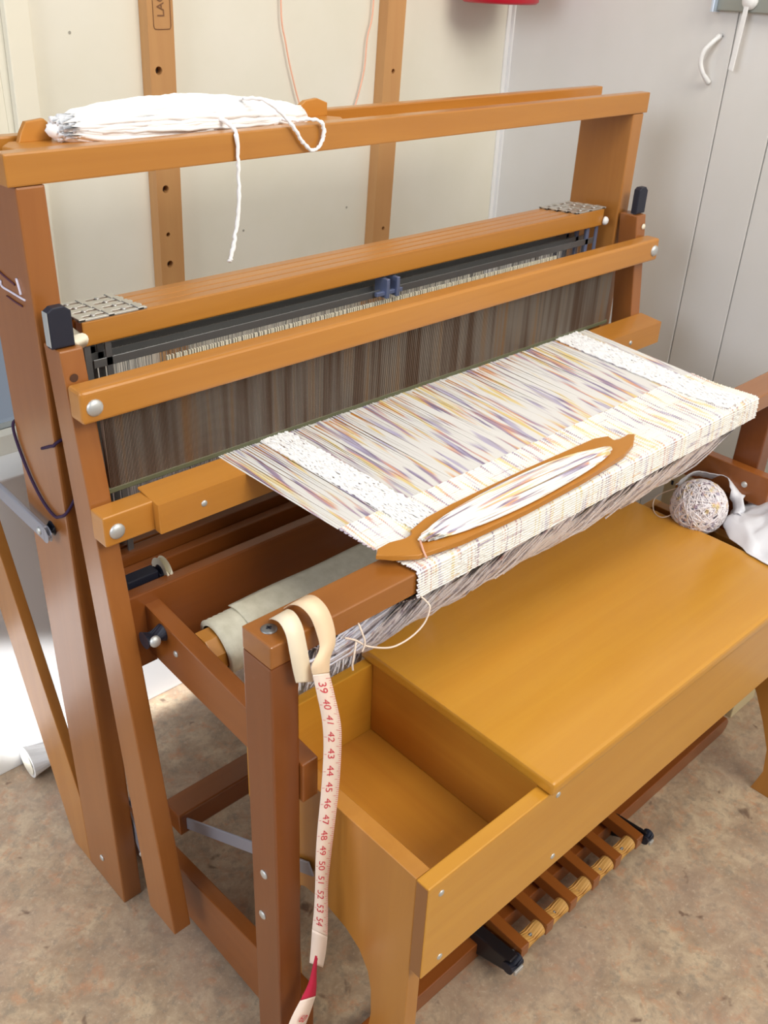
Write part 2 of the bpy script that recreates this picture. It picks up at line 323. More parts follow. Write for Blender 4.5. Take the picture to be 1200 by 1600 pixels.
b = bm_(); tube(b, smooth_path([(1.155 - .08, .382, 1.42), (1.155 - .05, .40, 1.50), (1.155, .455, 1.53), (1.155 + .05, .40, 1.50), (1.155 + .08, .382, 1.42)], 4), 0.003, 6); obj('handle', b, STEEL, root, smooth=True)
# grey metal bracket with a white pull on the right wall
root = thing('wall_bracket', (1.28, -0.08, 1.231), 'grey metal plate with a white pull cord at the top of the right wall', 'bracket')
b = bm_(); bx(b, 1.272, 1.2855, -0.20, -0.004, 1.234, 1.36, 0.002); obj('plate', b, mat('dull_metal', (0.30, 0.31, 0.28), 0.4, 0.5), root)
b = bm_(); bx(b, 1.262, 1.2855, -0.004, 0.002, 1.232, 1.36, 0.001); obj('bright_edge', b, mat('bright_alu', (0.65, 0.75, 0.9), 0.3, 0.6), root)
b = bm_(); dome(b, (1.272, -0.0640, 1.252), (-1, 0, 0), 0.014, 0.012); obj('knob', b, WPAINT, root, smooth=True)
b = bm_(); hexa(b, [(1.262, -0.062, 1.145), (1.262, -0.053, 1.147), (1.265, -0.053, 1.147), (1.265, -0.062, 1.145), (1.262, -0.067, 1.245), (1.262, -0.059, 1.245), (1.265, -0.059, 1.245), (1.265, -0.067, 1.245)], 0.001); obj('pull_tag', b, WPAINT, root)
b = bm_()
tube(b, smooth_path([(1.283, -0.0159, 1.1971), (1.270, -0.010, 1.186), (1.262, -0.0011, 1.1708), (1.262, .001, 1.153), (1.268, -0.0045, 1.1353), (1.283, -0.010, 1.121)], 5), [0.005] * 3 + [0.0042] * 19 + [0.005] * 4, 8)
obj('wall_hook', b, WPAINT, label='small curved white hook on the right wall', cat='hook', smooth=True)
# white tube end on the floor
root = thing('floor_tube', (0.02, 0.335, 0.0), 'short white plastic tube lying on the floor behind the left legs', 'tube')
b = bm_(); cyl(b, (0.012, 0.348, 0.030), (0.13, 0.348, 0.030), 0.030, 24); obj('tube_body', b, WPAINT, root, smooth=False)
b = bm_(); cyl(b, (0.0105, 0.348, 0.030), (0.0125, 0.348, 0.030), 0.024, 24); obj('end_cap', b, CREAM, root)

# ------------------------------------------------------------------ the loom
W = 1.1067; PD = 0.106; PW = 0.031; ZT = 1.0803
loom = thing('floor_loom', (W / 2, -0.1, 0), 'large maple floor loom with warp, beater and harnesses standing by the wall', 'loom')
def part(name, bm, m_, label=None, kind=None, smooth=False): return obj(name, bm, m_, loom, label=label, kind=kind, smooth=smooth)
pL = None
for x0 in (0, W - PW):
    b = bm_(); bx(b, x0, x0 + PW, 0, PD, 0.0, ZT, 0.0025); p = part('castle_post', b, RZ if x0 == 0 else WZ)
    if x0 == 0: pL = p
b = bm_(); bx(b, -0.008, W + 0.008, -0.001, 0.019, ZT + 0.0003, ZT + 0.0322, 0.002); part('top_rail', b, WX)
b = bm_(); bx(b, -0.008, W + 0.0, PD - 0.016, PD + 0.002, ZT + 0.0003, ZT + 0.0322, 0.002); part('top_rail', b, WX)
b = bm_(); bx(b, 0.0, W, 0.0192, PD - 0.0162, ZT + 0.0003, ZT + 0.008, 0.001); part('tray_floor', b, WX)
# maker's mark on the left post: white script strokes with dark worn print
def stroke(b, pts, wd): 
    pts = smooth_path([(-0.0009, y, z) for y, z in pts], 4); tube(b, pts, wd, 6)
b = bm_(); stroke(b, [(0.0721, .9705), (.0712, .9640), (.050, .9632), (.030, .9627), (.016, .9625)], 0.0013); stroke(b, [(.0299, .983), (.027, .976), (.0241, .9665)], 0.0016); obj('white_mark', b, mat('white_paint_mark', (0.75, 0.70, 0.82), 0.6), pL, smooth=True)
b = bm_(); stroke(b, [(.078, .981), (.060, .9775), (.037, .9742)], 0.0012); stroke(b, [(.0625, .9556), (.045, .954), (.026, .9535)], 0.001); obj('dark_mark', b, mat('dark_print', (0.10, 0.03, 0.05), 0.7), pL, smooth=True)

# shafts: four frames, each a top bar, a bottom bar, brackets, straps and heddles
HX0, HX1, HZ = 0.0566, W - 0.0566, 0.8985
for k in range(4):
    y0 = 0.0113 + k * 0.0208; y1 = y0 + 0.0165; dz = -0.0015 * k
    b = bm_(); bx(b, HX0, HX1, y0, y1, HZ + dz, HZ + 0.0290 + dz, 0.002); fr_ = part('harness_bar', b, WX)
    b = bm_(); bx(b, HX0, HX1, y0, y1, 0.592, 0.612, 0.002); part('harness_bar', b, RX)
    for x0, x1 in ((HX0 - 0.003, HX0 + 0.083), (HX1 - 0.083, HX1 + 0.003)):
        b = bm_()
        for ya, yb in ((y0 - 0.0005, y0 + 0.0055), (y1 - 0.0055, y1 + 0.0005)): bx(b, x0, x1, ya, yb, HZ + 0.029 + dz, HZ + 0.0315 + dz, 0.0004, 1)
        for q in (0.0, 0.42, 0.86): bx(b, x0 + (x1 - x0) * q, x0 + (x1 - x0) * q + 0.008, y0 - 0.0005, y1 + 0.0005, HZ + 0.0292 + dz, HZ + 0.0325 + dz, 0.0004, 1)
        obj('end_bracket', b, mat('bracket_zinc', (0.58, 0.58, 0.55), 0.35, 0.7), fr_)
        for q in (0.25, 0.7):
            b = bm_(); dome(b, (x0 + (x1 - x0) * q, (y0 + y1) / 2, HZ + 0.0315 + dz), (0, 0, 1), 0.0032, 0.0016, 8); obj('screw', b, STEEL, fr_, smooth=True)
    for x0 in (HX0 + 0.002, HX0 + 0.028, HX1 - 0.010, HX1 - 0.036):
        b = bm_(); bx(b, x0, x0 + 0.008, y0 + 0.006, y0 + 0.0085, 0.60, HZ + 0.002, 0.0003, 1); obj('side_strap', b, BLUEST if x0 > 0.5 else DSTEEL, fr_)
    for z in (0.868, 0.632):
        b = bm_(); bx(b, HX0 + 0.012, HX1 - 0.012, y0 + 0.006, y0 + 0.008, z, z + 0.010, 0.0003, 1); obj('heddle_bar', b, DSTEEL, fr_)
    b = bm_(); n_ = 270
    for i in range(n_):
        x = 0.085 + (W - 0.17) * (i + U(-0.3, 0.3)) / n_; a = U(0.2, 0.9); dx, dy = 0.0006 * math.cos(a), 0.0013 * math.sin(a)
        yy = y0 + 0.0075 + U(-0.001, 0.001)
        q = [b.verts.new(p) for p in ((x - dx, yy - dy, 0.63), (x + dx, yy + dy, 0.63), (x + dx, yy + dy, 0.879), (x - dx, yy - dy, 0.879))]
        b.faces.new(q)
    obj('heddles', b, HED, fr_, kind='stuff')
    b = bm_()
    for i in range(200):
        x = 0.165 + 0.77 * (i + U(-0.3, 0.3)) / 200
        bx(b, x - 0.0009, x + 0.0009, y0 + 0.0045, y0 + 0.0075, 0.836 + U(-.004, .004), 0.862, 0)
    if k == 0: obj('heddle_loops', b, PEG, fr_, kind='stuff', label='pale row of heddle loops')
    else: b.free()
# middle hook between the front shafts
b = bm_()
for dx in (0, 0.02): bx(b, 0.520 + dx, 0.526 + dx, 0.004, 0.030, 0.868, 0.896, 0.001)
bx(b, 0.505, 0.556, 0.008, 0.014, 0.872, 0.878, 0.001)
part('centre_hook', b, BLUEST)

# beater
pl = lambda z: -0.1479 + 0.1085 * (z - 0.0739) / 0.8468
def arm(x0):
    x1 = x0 + 0.0272; z0, z1 = 0.0739, 0.9207; y0, y1 = pl(z0), pl(z1); d0, d1 = 0.066, 0.036
    b = bm_(); hexa(b, [(x0, y0, z0), (x1, y0, z0), (x1, y0 + d0, z0), (x0, y0 + d0, z0), (x0, y1, z1), (x1, y1, z1), (x1, y1 + d1, z1), (x0, y1 + d1, z1)], 0.002)
    return part('beater_arm', b, RZ if x0 < .5 else RZ)
aL = arm(0.0031); aR = arm(W - 0.0303)
b = bm_(); cyl(b, (0.0137, pl(.8906) - 0.0008, 0.8906), (0.0137, pl(.8906) + 0.002, 0.8906), 0.0048, 14); obj('peg_hole', b, mat('hole_dark', (0.08, 0.035, 0.02)), aL)
b = bm_(); dome(b, (W - 0.012, pl(.9) - 0.001, 0.901), (0, -1, 0), 0.005, 0.003, 10); obj('peg', b, PEG, aR, smooth=True)
KZ0, KZ1, KY = 0.8481, 0.8865, -0.0755
b = bm_(); bx(b, 0.0022, W - 0.0022, KY, pl(0.867) - 0.0004, KZ0, KZ1, 0.006, 4); part('beater_handle', b, WX)
for x, z in ((0.0175, 0.866), (W - 0.0165, 0.8665)): bolt(loom, (x, KY + 0.0005, z), (0, -1, 0), 0.0098, 0.005)
LY, LZ0, LZ1 = -0.0943, 0.7042, 0.7433
b = bm_(); bx(b, 0.0011, W - 0.001, LY, pl(0.722) - 0.0004, LZ0, LZ1, 0.003, 3); part('sley_bar', b, WX)
b = bm_(); prism(b, [(-0.106, 0.7045), (-0.0945, 0.7035), (-0.0945, 0.7035), (-0.060, 0.7442), (-0.060, 0.7465), (-0.1055, 0.7395)][:0] or [(-0.1065, 0.7040), (-0.0948, 0.7040), (-0.0948, 0.7439), (-0.062, 0.7441), (-0.062, 0.7475), (-0.1065, 0.7425)], 'x', 0.0640, W + 0.002, 0.002)
part('shuttle_race', b, WX)
for x in (0.0166, W - 0.0166): bolt(loom, (x, LY + 0.0005, 0.7215), (0, -1, 0), 0.0098, 0.005)
for x in (0.1249, 0.56, 1.0144): bolt(loom, (x, -0.1063, 0.7235), (0, -1, 0), 0.0042, 0.0022, 'screw')
# reed
b = bm_(); bx(b, 0.031, 1.006, -0.0575, -0.0495, 0.7478, 0.7545, 0.0008, 1); part('reed_baulk', b, mat('reed_edge_green', (0.10, 0.105, 0.055), 0.6))
b = bm_(); bx(b, 0.031, 1.006, -0.0575, -0.0495, 0.842, 0.8475, 0.0008, 1); part('reed_baulk', b, DSTEEL)
b = bm_(); nd = 520
for i in range(nd):
    x = 0.034 + 0.967 * i / nd; h = 0.00032
    v = [b.verts.new(p) for p in ((x - h, -0.0572, .754), (x + h, -0.0572, .754), (x + h, -0.0500, .754), (x - h, -0.0500, .754), (x - h, -0.0572, .843), (x + h, -0.0572, .843), (x + h, -0.0500, .843), (x - h, -0.0500, .843))]
    for f in ((0, 1, 5, 4), (1, 2, 6, 5), (2, 3, 7, 6), (3, 0, 4, 7)): b.faces.new([v[j] for j in f])
part('reed_dents', b, REEDM, kind='stuff', label='brown grey metal reed dents')
# black bumpers and cream pegs beside the posts
for x0, s in ((-0.001, 1), (W - 0.0265, -1)):
    b = bm_(); prism(b, [(x0, 0.922), (x0 + 0.026, 0.922), (x0 + 0.026, 0.960), (x0 + 0.019, 0.966), (x0 + 0.006, 0.966), (x0, 0.962)], 'y', -0.034, -0.022, 0.002)
    part('bumper', b, BLACK, 'black rubber bumper')
b = bm_(); bx(b, -0.0022, -0.0012, -0.0335, -0.0225, 0.924, 0.962, 0.0005, 1); part('bumper_plate', b, STEEL)
b = bm_(); cyl(b, (0.033, -0.032, 0.9245), (0.033, 0.0, 0.9245), 0.0085, 14); part('cream_peg', b, PEG, smooth=True)
b = bm_(); dome(b, (1.052, 0.010, 0.9065), (0.2, -1, 0), 0.0075, 0.007, 12); part('cream_peg', b, WPAINT, smooth=True)

# breast beam and front legs
SY, SD, SZ0, SZ1 = -0.369, 0.0475, 0.6906, 0.718
b = bm_(); bx(b, 0.0223, W - 0.0010, SY, SY + SD, SZ0, SZ1, 0.0022, 3); beam = part('breast_beam', b, wood('beam_maple', (0.36, 0.128, 0.022), (0.27, 0.082, 0.012), 'x', 0.22, 0.6))
# front legs
for x0 in (0.0223, W - 0.057):
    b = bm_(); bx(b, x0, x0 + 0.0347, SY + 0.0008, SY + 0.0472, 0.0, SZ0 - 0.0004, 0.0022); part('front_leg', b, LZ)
for y, z in ((-0.3407, 0.3732), (-0.3348, 0.2953)): bolt(loom, (0.0223, y - 0.004, z), (-1, 0, 0), 0.0062, 0.0025, 'screw')
b = bm_(); dome(b, (0.0395, -0.3436, SZ1), (0, 0, 1), 0.0085, 0.002, 16); part('screw', b, DSTEEL, smooth=True)
b = bm_(); bx(b, 0.0365, 0.0425, -0.3446, -0.3426, SZ1 + 0.0019, SZ1 + 0.0024, 0); bx(b, 0.0385, 0.0405, -0.3466, -0.3406, SZ1 + 0.0019, SZ1 + 0.0024, 0); part('screw_slot', b, BLACK)
# side rails
def rail(nm, x0, x1, ya, yb, zta, ztb, zba, zbb, m_):
    b = bm_(); hexa(b, [(x0, ya, zba), (x1, ya, zba), (x1, yb, zbb), (x0, yb, zbb), (x0, ya, zta), (x1, ya, zta), (x1, yb, ztb), (x0, yb, ztb)], 0.002); return part(nm, b, m_)
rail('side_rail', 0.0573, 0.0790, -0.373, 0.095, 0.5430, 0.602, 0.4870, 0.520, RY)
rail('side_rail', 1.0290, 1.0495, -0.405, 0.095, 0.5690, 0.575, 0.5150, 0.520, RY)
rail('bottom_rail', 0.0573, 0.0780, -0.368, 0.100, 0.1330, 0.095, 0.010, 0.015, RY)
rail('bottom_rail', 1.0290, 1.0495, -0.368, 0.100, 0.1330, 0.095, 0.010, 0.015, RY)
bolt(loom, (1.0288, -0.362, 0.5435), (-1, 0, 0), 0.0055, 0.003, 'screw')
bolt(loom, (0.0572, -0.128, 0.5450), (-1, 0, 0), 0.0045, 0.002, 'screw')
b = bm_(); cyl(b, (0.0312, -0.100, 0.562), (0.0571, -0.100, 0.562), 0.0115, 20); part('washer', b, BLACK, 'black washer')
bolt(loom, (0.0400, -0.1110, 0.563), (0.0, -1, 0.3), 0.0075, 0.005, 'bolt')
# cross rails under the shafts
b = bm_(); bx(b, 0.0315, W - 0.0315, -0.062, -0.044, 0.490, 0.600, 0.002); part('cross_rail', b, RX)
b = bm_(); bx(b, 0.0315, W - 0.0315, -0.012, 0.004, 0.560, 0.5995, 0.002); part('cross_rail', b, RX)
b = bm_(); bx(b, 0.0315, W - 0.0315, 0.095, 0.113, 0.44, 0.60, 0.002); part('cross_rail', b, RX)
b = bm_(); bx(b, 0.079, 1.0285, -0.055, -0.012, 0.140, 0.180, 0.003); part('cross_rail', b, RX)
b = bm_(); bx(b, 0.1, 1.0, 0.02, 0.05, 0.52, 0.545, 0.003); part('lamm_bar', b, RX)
b = bm_(); cyl(b, (0.100, -0.030, 0.5970), (0.108, -0.030, 0.5970), 0.0195, 24); part('pulley', b, PEG, 'pale round pulley', smooth=False)
b = bm_(); bx(b, 0.050, 0.094, -0.038, -0.020, 0.588, 0.606, 0.002); cyl(b, (0.094, -0.03, 0.597), (0.100, -0.03, 0.597), 0.010, 16); part('pulley_block', b, BLACK, 'black pulley block')
# flat metal braces
def flat(nm, a, b_, w_, th, m_, wdir=(0, 0, 1)):
    a, b_ = Vector(a), Vector(b_); d = (b_ - a).normalized(); wv = Vector(wdir); wv = (wv - d * wv.dot(d)).normalized() * w_ / 2; tv = d.cross(wv).normalized() * th / 2
    bb = bm_(); hexa(bb, [a - wv - tv, a + wv - tv, a + wv + tv, a - wv + tv, b_ - wv - tv, b_ + wv - tv, b_ + wv + tv, b_ - wv + tv], th * 0.2, 1); return part(nm, bb, m_)
flat('metal_brace', (0.092, -0.028, 0.143), (0.092, -0.345, 0.325), 0.020, 0.003, GBAR)
flat('metal_brace', (-0.0125, 0.0335, 0.668), (-0.0125, 0.365, 0.684), 0.022, 0.006, GBAR)
b = bm_(); cyl(b, (-0.0152, 0.0345, 0.668), (-0.0098, 0.0345, 0.668), 0.0112, 18); part('brace_end', b, GBAR)
bolt(loom, (-0.0154, 0.046, 0.6685), (-1, 0, 0), 0.0050, 0.003, 'bolt')
b = bm_(); cyl(b, (-0.0093, 0.044, 0.667), (0.0, 0.044, 0.667), 0.010, 18); part('brace_washer', b, BLACK)
flat('metal_brace', (0.0345, 0.020, 0.165), (0.0345, -0.045, 0.050), 0.022, 0.003, GBAR, (0, 1, 0))
bolt(loom, (0.033, -0.018, 0.106), (-0.4, -1, 0), 0.006, 0.004)
flat('metal_brace', (0.0345, 0.040, 0.198), (0.0345, -0.030, 0.192), 0.012, 0.003, GBAR)
bolt(loom, (-0.0003, 0.0562, 0.055), (-1, 0, 0), 0.0055, 0.0025, 'screw')
# slanting rear leg on both sides
for x0 in (0.0005, W - 0.0165):
    b = bm_(); prism(b, [(PD + 0.0005, 0.0), (0.160, 0.0), (0.376, 0.660), (0.2970, 0.660), (PD + 0.0005, 0.146)], 'x', x0, x0 + 0.016, 0.0015)
    part('slanting_leg', b, WZ)
# cloth roller: octagonal core with canvas apron
RY0, RZ0 = -0.150, 0.545
b = bm_(); oct_ = [(RY0 + 0.0290 * math.cos(math.pi / 8 + k * math.pi / 4), RZ0 + 0.0290 * math.sin(math.pi / 8 + k * math.pi / 4)) for k in range(8)]
prism(b, oct_, 'x', 0.0792, 1.0288, 0.001); part('cloth_roller', b, WX)
b = bm_(); N = 40; prev = None
xs = [0.101, 0.1015, 0.108, 0.109, 0.116, 0.117, 0.124, 0.125, 0.132, 0.133, 0.15, 0.20, 0.30, 0.42]
for i, x in enumerate(xs):
    r = 0.0365 + (0.0012 if i % 2 else 0) + (0.0 if i < 10 else 0.0010)
    if i == 0: r = 0.0305
    ring = [b.verts.new((x + 0.0045 * math.cos(2 * math.pi * k / N + 1) * (1 if i < 10 else 0), RY0 + r * math.cos(2 * math.pi * k / N), RZ0 + r * math.sin(2 * math.pi * k / N))) for k in range(N)]
    if prev:
        for k in range(N): b.faces.new([prev[k], prev[(k + 1) % N], ring[(k + 1) % N], ring[k]])
    prev = ring
part('canvas_apron', b, CANV, 'cream canvas apron wound round the roller', smooth=True)
# canvas skirt laid from roller toward the back of the beam
b = bm_(); prev = None
for i in range(18):
    x = 0.135 + i * 0.0175; row = []
    for j in range(9):
        t = j / 8; y = RY0 + 0.02 - 0.055 * t; z = RZ0 + 0.0385 + 0.004 * math.sin(3 * t) + 0.0008 * math.sin(40 * x + 9 * t) - 0.01 * t * t
        row.append(b.verts.new((x, y, z)))
    if prev:
        for j in range(8): b.faces.new([prev[j], prev[j + 1], row[j + 1], row[j]])
    prev = row
q = part('canvas_flap', b, CANV, smooth=True); sm = q.modifiers.new('t', 'SOLIDIFY'); sm.thickness = 0.0012
# front floor rail with a rounded end
b = bm_()
prism(b, [(0.03, 0.0), (1.068, 0.0), (1.080, 0.010), (1.083, 0.022), (1.074, 0.035), (0.03, 0.035)], 'y', -0.431, -0.405, 0.002); part('front_floor_rail', b, RX)
# treadles, spacers and end brackets
TX = [0.3735, 0.4325, 0.4905, 0.5500, 0.6090, 0.6700]
for i, x in enumerate(TX):
    b = bm_(); hexa(b, [(x - 0.009, -0.492, 0.040), (x + 0.009, -0.492, 0.040), (x + 0.009, 0.02, 0.075), (x - 0.009, 0.02, 0.075), (x - 0.009, -0.492, 0.063), (x + 0.009, -0.492, 0.063), (x + 0.009, 0.02, 0.098), (x - 0.009, 0.02, 0.098)], 0.002)
    t = part('treadle', b, RY)
    b = bm_(); dome(b, (x - 0.0095, -0.345, 0.064), (-1, 0, 0), 0.003, 0.003, 8); obj('screw_eye', b, STEEL, t, smooth=True)
for x0, x1 in zip(TX[:-1], TX[1:]):
    b = bm_(); cyl(b, (x0 + 0.0095, -0.478, 0.047), (x1 - 0.0095, -0.478, 0.047), 0.0125, 18); part('spacer_dowel', b, mat('dowel', (0.62, 0.34, 0.09), 0.6), 'golden dowel spacer')
b = bm_(); cyl(b, (0.345, -0.478, 0.047), (0.70, -0.478, 0.047), 0.003, 8); part('treadle_rod', b, DSTEEL)
for x, y1 in ((0.352, -0.40), (0.692, -0.43)):
    b = bm_(); wd = 0.012 if x < 0.5 else 0.004
    hexa(b, [(x - wd, -0.486, 0.030), (x + wd * .6, -0.486, 0.030), (x + wd * .6, y1, 0.0), (x - wd, y1, 0.0), (x - wd, -0.492, 0.058), (x + wd * .6, -0.492, 0.058), (x + wd * .6, y1, 0.052), (x - wd, y1, 0.052)], 0.003)
    part('treadle_bracket', b, mat('black_metal', (0.05, 0.05, 0.06), 0.3, 0.8), 'black metal treadle bracket')
    b = bm_(); cyl(b, (x - wd - .004, -0.490, 0.046), (x + .010, -0.490, 0.046), 0.010, 14); part('pivot_cap', b, BLACK)
    b = bm_(); bx(b, x - wd, x + .006, -0.503, -0.499, 0.038, 0.046, 0.001); part('pivot_clip', b, STEEL)

# ------------------------------------------------------------------ warp and cloth on the loom
cloth = thing('woven_cloth', (0.58, -0.25, 0.72), 'multicoloured warp and white woven cloth stretched across the loom', 'cloth')
FY = -0.2570
def path(s):
    """warp path for s in 0..1 across the width"""
    L = [Vector((0.1800, -0.052, 0.7485)), Vector((0.2090, FY - 0.045, 0.7230)), Vector((0.2190, SY + 0.004, 0.7205))]
    Rr = [Vector((0.9440, -0.052, 0.7485)), Vector((0.9660, FY - 0.045, 0.7230)), Vector((0.9760, SY + 0.004, 0.7205))]
    return [a.lerp(b_, s) for a, b_ in zip(L, Rr)]
def at_s(s, y):
    p = path(s)
    if y >= FY - 0.045: t = (y + 0.052) / (FY - 0.045 + 0.052); return p[0].lerp(p[1], t)
    t = (y - (FY - 0.045)) / (SY + 0.004 - FY + 0.045); return p[1].lerp(p[2], min(t, 1))
def sband(s): return 0.082 < s < 0.146 or 0.886 < s < 0.966
b = bm_(); ns = 500
for i in range(ns):
    s = (i + 0.5) / ns
    if sband(s) and i % 2: continue
    s2 = s + U(-0.0004, 0.0004); p0 = at_s(s2, -0.052); p1 = at_s(s2, FY); p0 += Vector((0, 0, U(-0.0012, 0.0012)))
    tube(b, [p0 + Vector((0, 0.10, U(-.004, .004))), p0, p1], 0.00072 if i % 3 else 0.00085, 4, False)
obj('warp_threads', b, WARP, cloth, kind='stuff', label='taut warp threads with yellow, purple and orange dashes')
# thick white seersucker bands
for s0, s1, nb in ((0.084, 0.144, 13), (0.888, 0.964, 16)):
    b = bm_()
    for i in range(nb):
        s = s0 + (s1 - s0) * (i + 0.5) / nb; pts = []; rr = []
        y = -0.040 - U(0, 0.014)
        while y > SY + 0.004:
            p = at_s(s + U(-0.0009, 0.0009), y); wv = y < FY
            p.z += 0.0016 + U(-0.0009, 0.0014) + (0.0009 if wv else 0); pts.append(p); rr.append(U(0.0010, 0.0026) if not wv else U(0.0010, 0.0022)); y -= 0.0030
        tube(b, pts, rr, 5)
    obj('white_band', b, WHITE, cloth, kind='stuff', label='thick fluffy white yarn band', smooth=True)
# woven part over the beam, ribbed
b = bm_(); uvl = b.loops.layers.uv.new('UVMap'); prof = []
pitch = 0.0034; rows = []; y = FY
def cloth_pt(s, d):
    """d: distance from the fell along the cloth"""
    flat_len = FY - (SY + 0.004)
    ly = FY - d
    if d <= flat_len: return at_s(s, ly), Vector((0, 0, 1))
    r = 0.0052; arc = r * math.pi / 2; base_ = at_s(s, SY + 0.004)
    if d <= flat_len + arc:
        a = (d - flat_len) / r; c_ = base_ - Vector((0, 0, r)); nrm = Vector((0, -math.sin(a), math.cos(a))); return c_ + nrm * r, nrm
    dd = d - flat_len - arc; hh = 0.0285
    c_ = base_ + Vector((0, -r, -r - min(dd, hh)))
    if dd <= hh: return c_ + Vector((0, -0.001 * math.sin(dd * 60), 0)), Vector((0, -1, 0))
    e = dd - hh; return c_ + Vector((0, e * 0.80, -e * 0.60)), Vector((0, -0.6, -0.8))
nsx = 240; dmax = (FY - SY - .004) + 0.008 + 0.0285 + 0.080; nd_ = int(dmax / (pitch / 4))
grid = []
wob = [[U(-1, 1) for _ in range(nsx + 1)] for _ in range(nd_ + 1)]
for j in range(nd_ + 1):
    d = dmax * j / nd_; row = []
    for i in range(nsx + 1):
        s = i / nsx; se = s
        if i in (0, nsx): se += (0.0016 if (j // 4) % 2 else -0.0006) * (1 if i else -1)
        p, nn = cloth_pt(se, d)
        rib = abs(math.sin(math.pi * (d / pitch + 0.12 * math.sin(s * 60)))) * 0.0013
        rib += wob[j][i] * (0.00045 if not sband(s) else 0.0009)
        row.append((b.verts.new(p + nn * (rib + 0.0004)), (s * 100, d / pitch)))
    grid.append(row)
for j in range(nd_):
    for i in range(nsx):
        q = [grid[j][i], grid[j][i + 1], grid[j + 1][i + 1], grid[j + 1][i]]
        f = b.faces.new([x[0] for x in q])
        for lp, x in zip(f.loops, q): lp[uvl].uv = x[1]
obj('woven_panel', b, CLOTH, cloth, label='ribbed white woven cloth folded over the front beam', smooth=True)
# cloth wound on the roller
b = bm_(); N = 40; prev = None
for i in range(64):
    x = 0.425 + 0.560 * i / 63; rr = 0.060 + 0.0012 * math.sin(i * 1.7)
    ring = [b.verts.new((x + 0.004 * math.sin(k), RY0 + (rr + U(-.0006, .0006)) * math.cos(2 * math.pi * k / N), RZ0 - 0.010 + (rr + U(-.0006, .0006)) * math.sin(2 * math.pi * k / N))) for k in range(N)]
    if prev:
        for k in range(N): b.faces.new([prev[k], prev[(k + 1) % N], ring[(k + 1) % N], ring[k]])
    else: b.faces.new(ring)
    prev = ring
b.faces.new(prev)
obj('wound_cloth', b, FRINGE, cloth, label='lavender striped cloth wound on the roller', smooth=True)
# hanging yarn tails under the cloth edge
b = bm_()
for i in range(1250):
    x = 0.225 + 0.748 * U(0.0, 0.995); y0, z0 = U(-0.362, -0.335), 0.690 - U(0, 0.004); L1 = U(0.35, 1.0); dx = U(-0.085, -0.015); sg = U(0.004, 0.030); pts = []
    for k in range(7):
        t = L1 * k / 6; pts.append((x + dx * t + U(-.0016, .0016), y0 + 0.135 * t + U(-.002, .002), z0 - 0.185 * t - sg * math.sin(math.pi * min(t * 1.1, 1)) + U(-.0015, .0015)))
    tube(b, pts, 0.0016, 3, False)
for i in range(420):
    x = U(0.20, 0.47); y = U(-.185, -.150); pts = [(x + .02, y, 0.515)]; px, py, pz = x, y, .505; dx = U(-.9, -.3)
    for k in range(5): px += dx * .012 + U(-.002, .002); py += U(-.005, .001); pz -= U(.008, .017); pts.append((px, py, pz))
    tube(b, pts, 0.0017, 3, False)
for i in range(160):
    x = U(0.16, 0.30); y = RY0 - 0.045 + U(-.006, .006); pts = [(x, y, 0.56)]; px, py, pz = pts[0]
    for k in range(5): px += U(-.006, .010); py += U(-.004, .003); pz -= U(.003, .013); pts.append((px, py, pz))
    tube(b, pts, 0.0011, 4, False)
obj('yarn_fringe', b, FRINGE, cloth, kind='stuff', label='loose lavender and white yarn tails', smooth=True)
b = bm_()
tube(b, smooth_path([(0.2200, -0.377, 0.692), (0.2245, -0.381, 0.686), (0.2262, -0.386, 0.6790), (0.2190, -0.387, 0.6640), (0.2040, -0.387, 0.6552), (0.1850, -0.386, 0.6515), (0.1655, -0.385, 0.6545), (0.1370, -0.383, 0.6700), (0.1230, -0.380, 0.6830), (0.1100, -0.377, 0.6910)], 6), 0.0011, 6)
PKY = mat('pale_pink_yarn', (0.80, 0.66, 0.55), 0.85)
obj('loose_end', b, PKY, cloth, label='long loose pinkish yarn end', smooth=True)
b = bm_(); tube(b, smooth_path([(0.1290, -0.376, 0.700), (0.1300, -0.381, 0.690), (0.1320, -0.384, 0.678), (0.1280, -0.384, 0.668)], 5), 0.0011, 6); obj('loose_end', b, PKY, cloth, smooth=True)
b = bm_(); tube(b, smooth_path([(0.1230, -0.380, 0.682), (0.1170, -0.384, 0.670), (0.1150, -0.384, 0.658), (0.1160, -0.384, 0.650)], 5), 0.0011, 6); obj('loose_end', b, PKY, cloth, smooth=True)

# ------------------------------------------------------------------ flat wooden shuttle on the cloth
SZ = 0.7265
sh = thing('stick_shuttle', (0.43, -0.34, SZ), 'flat wooden shuttle wound with multicoloured yarn lying on the woven cloth', 'shuttle')
ol = [(0.1950, -0.3300), (0.2081, -0.3434), (0.23, -0.3600), (0.2886, -0.3700), (0.3974, -0.3735), (0.5209, -0.3700), (0.6159, -0.3620), (0.6540, -0.3520), (0.6823, -0.3354), (0.6740, -0.3290), (0.6500, -0.3330), (0.6390, -0.3290), (0.6475, -0.3151), (0.6243, -0.3071), (0.4768, -0.3050), (0.3401, -0.3065), (0.2933, -0.3084), (0.2600, -0.3170), (0.2550, -0.3270), (0.2420, -0.3280), (0.2240, -0.3200), (0.2050, -0.3215)]
b = bm_(); prism(b, ol, 'z', SZ, SZ + 0.0065, 0.0018); obj('shuttle_body', b, SW, sh)
b = bm_(); zc = SZ + 0.0065
